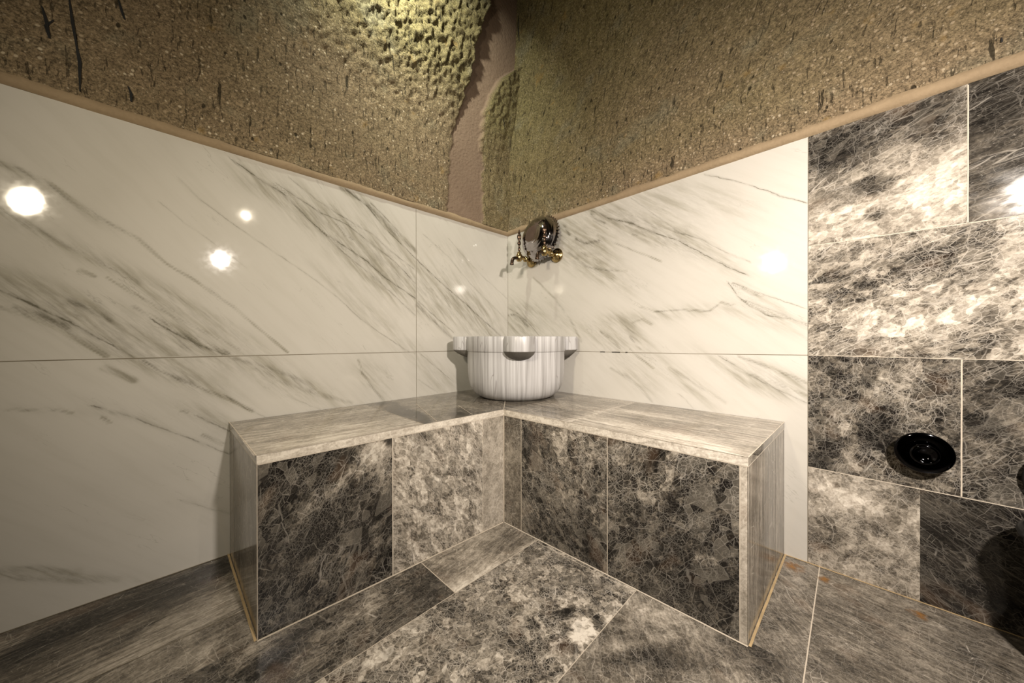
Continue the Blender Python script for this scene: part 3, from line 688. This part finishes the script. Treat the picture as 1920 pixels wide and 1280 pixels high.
panel('end_panel', FR, BR, np.array([1.0, .025, 0]), [
    (0, LE, dict(seed=51, ang=90, tone=.44, brec=.05, streak=1.3, stretch=3))],
    [(.17, .0018, 2), (LE-.003, .004, 1), (.34, .0016, 2)])
tagd(bench.children[-1], 'right end panel with upright wood-like grain')

# ------------------------------------------------------------------ rock above the marble
def patch_mask(px):
    """smooth render strip in the corner, outline measured on the photo"""
    yl = [-400, 0, 40, 60, 100, 120, 150, 200, 240, 270, 330, 380, 430, 700]; xl = [892, 889, 885, 882, 875, 869, 868, 862, 850, 844, 838, 838, 838, 838]
    yr = [-400, -30, 0, 30, 60, 100, 135, 150, 162, 185, 215, 280, 320, 400, 430, 700]; xr = [985, 985, 974, 957, 949, 953, 951, 944, 922, 905, 899, 896, 902, 905, 906, 908]
    jag = 7*(fbm(px[:, 1]/16, px[:, 0]*0+1, 3, 3)-.5)*2
    jag2 = 5*(fbm(px[:, 1]/11, px[:, 0]*0+9, 3, 8)-.5)*2
    a = np.interp(px[:, 1], yl, xl)+jag; b = np.interp(px[:, 1], yr, xr)+jag2
    return sstep(a-2.5, a+2.5, px[:, 0])*sstep(b+2.5, b-2.5, px[:, 0])

ZTOP = 2.80
def rock_wall(name, axis, S1, ztop, mat=MR):
    STRIP = .034
    n1 = int(2.05/.0060); s = np.concatenate([np.linspace(0, 2.05, n1), np.linspace(2.12, S1, 14)])[:, None]
    m = int((ZTOP-1.30)/.0060); v = np.linspace(0, 1, m)[None, :]
    h0 = ztop(np.minimum(s, 1.9))+STRIP-.008
    Hh = h0+(ZTOP-h0)*v; S = s*np.ones_like(v)
    base = np.zeros(Hh.shape+(3,)); base[..., 1-axis] = S if axis == 1 else -S; base[..., 2] = Hh
    px = px_of(base.reshape(-1, 3)); mk = patch_mask(px).reshape(Hh.shape)
    far = (S > 1.9); mk = mk*(S < .7)
    lo = Hh-h0
    # broad undulation of the hewn face
    und = .050*(fbm(S*1.7+axis*9, Hh*1.5, 2, 31+axis)-.5)*2
    lean = .06*sstep(.35, 1.5, lo)**1.5
    if axis == 0:
        lean = .10*sstep(.25, 1.3, lo)
        coarse = sstep(.45, 1.0, Hh-1.32+.18*np.exp(-((S-.75)/.5)**2)-.35*np.clip(S-1.0, 0, 1))
        cx, cz = .80, 2.35           # pick strokes fan round this spot
        ang = np.arctan2(S-cx, cz-Hh); rad = np.hypot(S-cx, cz-Hh)
        sk = np.where(coarse > 0, 1, 0)*0+S-.25*coarse*(Hh-1.9)
        r1 = fbm(ang*26, rad*12, 4, 41)-.5; r2 = fbm(S*62+Hh*14, Hh*42, 3, 43)-.5
        amp = coarse*(.010*r1*2+.017*r2*2)+.003*r2*2
        step_e = .050*sstep(.25, 1.0, lo)*(.3+.7*sstep(1.1, .3, S))+.004
    else:
        coarse = .15*np.ones_like(S)
        sk = S-.30*np.clip(Hh-1.55, 0, 2)**1.15
        amp = .0045*(fbm(sk*34, Hh*9, 4, 47)-.5)*2+.003*(fbm(S*70, Hh*40, 3, 49)-.5)*2
        step_e = .034*sstep(.45, 1.0, lo)*(.3+.7*sstep(1.1, .3, S))
    groove = .0035*(fbm(sk*30, Hh*2.2, 3, 53)-.5)*2
    d = .004+(und+lean)*sstep(0, .25, lo)+(amp+groove)*(1-mk)*sstep(-.01, .03, lo)+step_e*(1-mk)
    if axis == 0:   # rough column between the render patch and the corner
        col = (px[:, 0].reshape(Hh.shape) > 903)*(mk < .5)*(S < .3)
        d = d+col*(.006*(fbm(S*60, Hh*12, 4, 61)-.2))
    d = np.maximum(d, .002)
    P = base.copy(); P[..., axis] = d if axis == 0 else -d
    pxx = px[:, 0].reshape(Hh.shape); pyy = px[:, 1].reshape(Hh.shape)
    green = sstep(.05, .75, lo)*.9
    if axis == 0: green = np.clip(.05+.9*sstep(.42, .75, lo)*np.exp(-np.clip(S-.9, 0, 2)*1.1)+.55*(pxx > 900)+.10*sstep(.3, .8, lo), 0, 1)
    else: green = np.clip(.34+.40*np.exp(-((S-.25)/.45)**2)+.30*sstep(.25, .8, lo)-.35*np.exp(-(lo/.10)**2), 0, 1)
    tc = np.stack([sk+axis*7, Hh, d*2], -1)
    tn = np.stack([green, mk, coarse], -1)
    g = GB(); g.grid(P, 0, tc, tn, flip=(axis == 0))
    # a few named dark fissures
    FIS = {0: [[(100,40),(90,52),(95,75)], [(132,0),(136,45),(146,85),(151,120),(153,175)], [(222,0),(226,20),(233,38)], [(243,165),(246,180),(248,193)], [(80,15),(86,40),(97,75)]],
           1: [[(1020,307),(1035,297),(1054,284)], [(986,45),(985,65),(986,90)], [(1880,70),(1876,82)]]}[axis]
    for f in FIS:
        Q = [hit(x, y, axis, 0.0) for x, y in f]
        L = []
        for i, q in enumerate(Q):
            q = np.array(q); 
            k = np.argmin((S[:, 0]-abs(q[1-axis]))**2); j = np.argmin((Hh[k]-q[2])**2); 
            c = P[k, j].copy(); c[axis] += (.0035 if axis == 0 else -.0035)
            w = (.0012, .0030, .0018, .0034, .001)[i % 5]*(1 if len(Q) > 2 else .6)
            a_, b_ = c.copy(), c.copy(); a_[1-axis] -= w; b_[1-axis] += w; L.append([a_, b_])
        g.grid(np.array(L), 1)
    o = g.build(name, [mat, simple('deep_fissure', (.012, .012, .012), .9)], None, smooth=True)
    o['kind'] = 'structure'
    # plaster band closing the marble against the rock
    gs = GB(); ss = np.linspace(0, S1, int(S1/.012)); L = []
    for t in ss:
        zt = float(ztop(min(t, 1.9))); wv = .007*(float(fbm(t*9, 3.0+axis, 3, 71))-.5)*2
        bot = zt+.0005*math.sin(t*31); top = zt+STRIP+wv
        row = []
        for k in range(9):
            u = k/8; z = bot+(top-bot)*u; dd = .0015+.009*math.sin(math.pi*min(1, u*1.05))**.7+.0025*(float(vnoise(t*60, z*60, 5))-.5)
            if u == 0: dd = 0.0
            q = [0, 0, z]; q[1-axis] = t if axis == 1 else -t; q[axis] = dd if axis == 0 else -dd
            row.append(q)
        L.append(row)
    gs.grid(np.array(L), 0, flip=(axis == 0))
    tr = gs.build('trim_%d' % (axis+1), [M_PLA], None, smooth=True); tr['kind'] = 'structure'
    return o
rock_wall('wall_upper_left', 0, 3.2, ztop_l)
rock_wall('wall_upper_right', 1, 3.2, ztop_r)

# the rest of the cave room
g = GB(); g.quad((0, 0, ZTOP), (0, -3.2, ZTOP), (3.2, -3.2, ZTOP), (3.2, 0, ZTOP)); o = g.build('ceiling', [M_ROOM]); o['kind'] = 'structure'
g = GB(); g.quad((3.2, 0, 0), (3.2, 0, ZTOP), (3.2, -3.2, ZTOP), (3.2, -3.2, 0)); o = g.build('wall_back', [M_ROOM]); o['kind'] = 'structure'
g = GB(); g.quad((3.2, -3.2, 0), (3.2, -3.2, ZTOP), (0, -3.2, ZTOP), (0, -3.2, 0)); o = g.build('wall_front', [M_ROOM]); o['kind'] = 'structure'

# ------------------------------------------------------------------ shape helpers for objects
def bm_obj(name, bm, mats, parent=None, smooth=True, bevel=0.0):
    bmesh.ops.recalc_face_normals(bm, faces=bm.faces)
    me = bpy.data.meshes.new(name); bm.to_mesh(me); bm.free()
    o = link(name, me, mats, parent, smooth)
    if bevel:
        b = o.modifiers.new('bevel', 'BEVEL'); b.width = bevel; b.segments = 2; b.limit_method = 'ANGLE'; b.angle_limit = math.radians(40)
    return o
def frame_to(axis):
    z = Vector(axis).normalized(); x = z.orthogonal().normalized(); y = z.cross(x)
    return Matrix((x, y, z)).transposed().to_4x4()
def lathe(prof, n=48, M=Matrix.Identity(4), rad=None, closed=False, bm=None, mat=0):
    """prof: list of (radius, height); rad(theta, i) multiplies the radius"""
    bm = bm or bmesh.new(); rings = []
    for i, (r, h) in enumerate(prof):
        ring = []
        if r < 1e-6:
            ring = [bm.verts.new(M @ Vector((0, 0, h)))]
        else:
            for k in range(n):
                t = 2*math.pi*k/n; rr = r*(rad(t, i) if rad else 1)
                ring.append(bm.verts.new(M @ Vector((rr*math.cos(t), rr*math.sin(t), h))))
        rings.append(ring)
    for a, b in zip(rings[:-1], rings[1:]):
        for k in range(n):
            k2 = (k+1) % n
            if len(a) == 1 and len(b) == 1: continue
            if len(a) == 1: f = bm.faces.new((a[0], b[k], b[k2]))
            elif len(b) == 1: f = bm.faces.new((a[k], b[0], a[k2]))
            else: f = bm.faces.new((a[k], b[k], b[k2], a[k2]))
            f.material_index = mat
    return bm
def tube(pts, radii, n=16, bm=None, caps=True):
    bm = bm or bmesh.new(); P = [Vector(p) for p in pts]; rings = []
    up = None
    for i, p in enumerate(P):
        t = (P[min(i+1, len(P)-1)]-P[max(i-1, 0)]).normalized()
        if up is None: up = t.orthogonal().normalized()
        x = (up-t*up.dot(t)).normalized(); y = t.cross(x); up = x
        r = radii[i] if hasattr(radii, '__len__') else radii
        rings.append([bm.verts.new(p+(x*math.cos(2*math.pi*k/n)+y*math.sin(2*math.pi*k/n))*r) for k in range(n)])
    for a, b in zip(rings[:-1], rings[1:]):
        for k in range(n): bm.faces.new((a[k], a[(k+1) % n], b[(k+1) % n], b[k]))
    if caps:
        bm.faces.new(rings[0][::-1]); bm.faces.new(rings[-1])
    return bm
def arc_pts(ctrl, n=24):
    """Catmull-Rom through control points"""
    C = [Vector(c) for c in ctrl]; C = [C[0]*2-C[1]]+C+[C[-1]*2-C[-2]]; out = []
    for i in range(1, len(C)-2):
        for k in range(n):
            t = k/n; a, b, c, d = C[i-1:i+3]
            out.append(.5*((2*b)+(-a+c)*t+(2*a-5*b+4*c-d)*t*t+(-a+3*b-3*c+d)*t**3))
    out.append(C[-2]); return out

# ------------------------------------------------------------------ marble basin
BC = Vector((.303, -.243, ZB+.0008))
basin = empty('marble_basin', BC)
tagd(basin, 'round grey-striped marble wash basin with four rim lugs on the bench corner', 'basin')
prof = [(0, .006), (.10, .006), (.150, .003), (.160, 0), (.170, .003), (.188, .012), (.204, .027), (.218, .050), (.226, .080), (.2305, .12), (.2325, .17), (.233, .213), (.2335, .2150), (.2365, .2165), (.2385, .2195), (.2385, .278), (.2370, .2820), (.233, .2840), (.192, .2840), (.188, .2815), (.185, .272), (.182, .20), (.172, .12), (.145, .070), (.09, .048), (0, .042)]
bb = bm_obj('bowl', lathe(prof, 128), [MB_], basin)
def lug(th):
    """bracket ear: rounded block at rim height, tapering back into the bowl below"""
    bm = bmesh.new(); R0 = .222; n = 28
    def outline(w, L):   # plan outline from one root round the nose to the other root
        pts = []
        for k in range(n+1):
            u = -1+2*k/n
            y = w*u
            x = R0+L*(1-abs(u)**3.2)**.55 if abs(u) < 1 else R0
            if abs(u) > .80: y = w*(math.copysign(.80, u)+(u-math.copysign(.80, u))*1.9)
            pts.append((x, y))
        return pts
    def ring(w, L, z):
        return [bm.verts.new((x, y, z)) for x, y in outline(w, L)]
    lev = [(.010, .006, .182, 0), (.026, .022, .187, 0), (.041, .042, .195, 0), (.051, .062, .206, 0), (.0565, .077, .2185, 0), (.0575, .0795, .2205, 1), (.0575, .0805, .225, 1), (.0575, .0805, .278, 1), (.056, .079, .2825, 1), (.054, .076, .2838, 1)]
    rs = [ring(w, L, z) for w, L, z, m in lev]
    for i in range(len(rs)-1):
        for k in range(n):
            f = bm.faces.new((rs[i][k], rs[i][k+1], rs[i+1][k+1], rs[i+1][k])); f.material_index = 0 if lev[i+1][3] and lev[i][3] else 1
        f = bm.faces.new((rs[i][0], rs[i+1][0], rs[i+1][n], rs[i][n]))
    bm.faces.new(rs[-1]); f = bm.faces.new(rs[0][::-1]); f.material_index = 1
    bmesh.ops.transform(bm, matrix=Matrix.Rotation(th, 4, 'Z'), verts=bm.verts)
    o = bm_obj('lug', bm, [MB_, M_ROUGHSTONE], basin, smooth=True, bevel=.002)
    return o
vdir = math.atan2(CAM[1]-BC.y, CAM[0]-BC.x)
for k, da in enumerate((4, 96, 182, 270)): lug(vdir+math.radians(da))

# ------------------------------------------------------------------ wall taps
def make_tap(loc):
    t = empty('wall_tap', loc)
    F_ = Matrix.Rotation(math.radians(90), 4, 'X')     # local z -> -y (away from the wall)
    bm = lathe([(0, 0), (.030, 0), (.0365, .002), (.037, .006), (.033, .009), (.026, .010), (.024, .013), (.018, .020), (.014, .026), (0, .026)], 40, F_)
    bm_obj('flange', bm, [M_BRASS], t)
    bm = tube(arc_pts([(0, -.02, 0), (0, -.045, -.002), (0, -.075, .004), (0, -.100, .004)], 8), [.0105]*25, 18)
    lathe([(.0105, 0), (.0155, .003), (.0155, .010), (.0105, .013)], 24, Matrix.Translation((0, -.05, 0)) @ F_, bm=bm)
    bm_obj('arm', bm, [M_BRASS], t)
    bm = lathe([(0, -.022), (.010, -.022), (.015, -.014), (.018, -.002), (.017, .010), (.012, .018), (.010, .022), (.012, .026), (0, .026)], 28, Matrix.Translation((0, -.105, .002)))
    bm_obj('valve_body', bm, [M_BRASS], t)
    bm = tube(arc_pts([(0, -.112, -.004), (0, -.135, -.006), (0, -.152, -.014), (0, -.160, -.034), (0, -.161, -.046)], 8), [.0085]*20+[.009]*8+[.0105]*5, 18)
    bm_obj('spout', bm, [M_BRONZE], t)
    # ornate upright key
    pr = [(0, .026), (.0055, .026), (.0050, .040), (.0085, .046), (.0050, .052), (.0048, .066), (.0095, .072), (.0110, .078), (.0070, .086), (.0048, .092), (.0100, .100), (.0120, .110), (.0105, .120), (.0060, .128), (.0075, .133), (.0040, .140), (.0015, .150), (0, .152)]
    def fl(th, i): return 1+.16*math.cos(4*th)*(1 if pr[i][0] > .008 else 0)
    bm = lathe(pr, 32, Matrix.Translation((0, -.105, 0)), rad=fl)
    bm_obj('key_handle', bm, [M_BRONZE], t)
    return t
TZ = 1.143
tap = make_tap((.369, 0, TZ)); tagd(tap, 'brass wall tap with ornate key in front of the hanging metal bowl', 'tap', 'brass taps above the basin')
t2 = tap.copy(); COL.objects.link(t2); t2.location = (.195, 0, TZ)
for c in list(tap.children):
    k = c.copy(); COL.objects.link(k); k.parent = t2
tagd(t2, 'brass wall tap nearest the corner, its dark key left of the bowl', 'tap', 'brass taps above the basin')

# ------------------------------------------------------------------ metal bowl propped on the taps
bowl = empty('metal_bowl', (.283, -.020, 1.240))
tagd(bowl, 'dark polished metal hamam bowl with fluted rim, propped upright on the taps', 'bowl')
RB = .119
ax = Vector((-.10, -.97, .16)).normalized()
Mx = frame_to(ax)
def flute(th, i): return 1+(.035*abs(math.sin(th*22)) if i in (2, 3, 4) else 0)
pr = [(RB*.93, .004), (RB*.96, .0), (RB*1.0, .001), (RB*1.01, .004), (RB, .008), (RB*.975, .016), (RB*.95, .030), (RB*.87, .050), (RB*.74, .066), (RB*.55, .078), (RB*.33, .085), (RB*.30, .084), (RB*.24, .0835), (0, .086)]
pf = []
for (r0, h0), (r1, h1) in zip(pr[5:10], pr[6:11]):
    for q in range(6):
        t = q/6; pf.append((r0+(r1-r0)*t, h0+(h1-h0)*t+.0006*math.sin(t*2*math.pi*2)))
pr = pr[:5]+pf+pr[10:]
bm = lathe(pr, 132, Mx, rad=flute)
inner = [(RB*.93, .004), (RB*.90, .028), (RB*.80, .048), (RB*.62, .064), (RB*.36, .076), (0, .079)]
lathe(inner, 132, Mx, bm=bm)
bm_obj('bowl_shell', bm, [M_STEEL], bowl)
bm = bmesh.new()
for k in range(40):
    th = 2*math.pi*k/40; c = Vector((math.cos(th)*RB*1.02, math.sin(th)*RB*1.02, .004))
    lathe([(0, -.002), (.0032, 0), (.0034, .003), (0, .009)], 8, Mx @ Matrix.Translation(c) @ frame_to((math.cos(th), math.sin(th), 0.001)), bm=bm)
bm_obj('rim_beading', bm, [M_BRONZE], bowl)

# ------------------------------------------------------------------ black shower valve on the dark wall
KC = hit(1733, 844, 1, 0.0)
val = empty('shower_valve', (KC[0]-.004, 0, KC[2]))
tagd(val, 'round glossy black wall valve with a raised centre on the dark tiles', 'valve')
F_ = Matrix.Rotation(math.radians(90), 4, 'X')
bm = lathe([(0, 0), (.016, 0), (.016, .03), (0, .03)], 32, F_); bm_obj('stem', bm, [M_BLACK], val)
bm = lathe([(0, .026), (.034, .026), (.050, .028), (.0525, .031), (.0525, .034), (.050, .0365), (.040, .037), (.029, .0345), (.0, .034)], 72, F_)
bm_obj('rosette', bm, [M_BLACK], val)
bm = lathe([(.0, .034), (.027, .034), (.0265, .050), (.0245, .055), (.0200, .057), (.0185, .054), (.0, .050)], 64, F_)
bm_obj('knob', bm, [M_BLACK], val)

# ------------------------------------------------------------------ bin at the right edge
BX, BY = 1.813, -.110
bn = empty('waste_bin', (BX, BY, 0))
tagd(bn, 'black waste bin with its lid up, cut off by the right edge of the photo', 'bin')
bm = lathe([(0, 0.002), (.066, .002), (.069, .006), (.090, .280), (.087, .280), (.067, .02), (0, .02)], 64); bm_obj('body', bm, [M_BIN], bn)
bm = lathe([(.089, .276), (.096, .279), (.099, .288), (.096, .297), (.090, .300), (.085, .297), (.085, .279), (.089, .276)], 64); bm_obj('rim_ring', bm, [M_RIM], bn)
bm = lathe([(0, 0), (.082, 0), (.086, .003), (.084, .006), (.05, .008), (0, .009)], 64, Matrix.Translation((.012, .092, .385)) @ Matrix.Rotation(math.radians(-84), 4, 'X') @ Matrix.Rotation(math.radians(0), 4, 'Y')); bm_obj('lid', bm, [M_BIN], bn)
bm = tube([(.0, .086, .288), (.0, .090, .310)], .009, 12); bm_obj('hinge', bm, [M_RIM], bn)

# ------------------------------------------------------------------ lamps (out of frame; seen as reflections in the marble)
def lamp(loc, aim, r, watts, col, label, spread=160):
    root = empty('spotlight', loc); tagd(root, label, 'lamp', None)
    d = (Vector(aim)-Vector(loc)).normalized()
    M = frame_to(d)
    bm = lathe([(0, -.075), (r*.8, -.07), (r*1.1, -.03), (r*1.14, .006), (r*1.08, .006), (r*1.02, -.004), (0, -.008)], 40, M)
    bm_obj('housing', bm, [M_RIM], root)
    L = bpy.data.lights.new('bulb', 'AREA'); L.shape = 'DISK'; L.size = r*2; L.energy = watts; L.color = col; L.spread = math.radians(spread)
    lo = bpy.data.objects.new('bulb', L); COL.objects.link(lo); lo.parent = root
    lo.matrix_local = Matrix.Translation(d*.008) @ d.to_track_quat('-Z', 'Y').to_matrix().to_4x4()
    return root
WARM = (1.0, .86, .66)
lamp((1.03, -1.86, 1.30), (.22, -.55, .78), .052, 7.8, (1.0, .87, .66), 'round warm lamp reflected at the left edge of the white marble', 135)
lamp((2.02, -1.15, 1.33), (1.05, -.05, .52), .042, 25, (1.0, .89, .78), 'round lamp reflected in the middle of the left white marble', 122)
lamp((2.50, -.93, 1.85), (.6, -.4, .9), .012, 1.0, WARM, 'tiny lamp whose reflection is the highest small spot on the left marble', 100)
lamp((.42, -.92, 2.42), (.06, -.70, 2.1), .035, 8, (1.0, .98, .80), 'spotlight close to the upper left rock face, just above the frame', 110)

w = bpy.data.worlds.new('world'); SC.world = w; w.use_nodes = True
w.node_tree.nodes['Background'].inputs[0].default_value = (1, .85, .65, 1); w.node_tree.nodes['Background'].inputs[1].default_value = .02
vs = SC.view_settings; vs.view_transform = 'Standard'; vs.look = 'None'; vs.gamma = 1; vs.use_curve_mapping = False; vs.exposure = -0.02
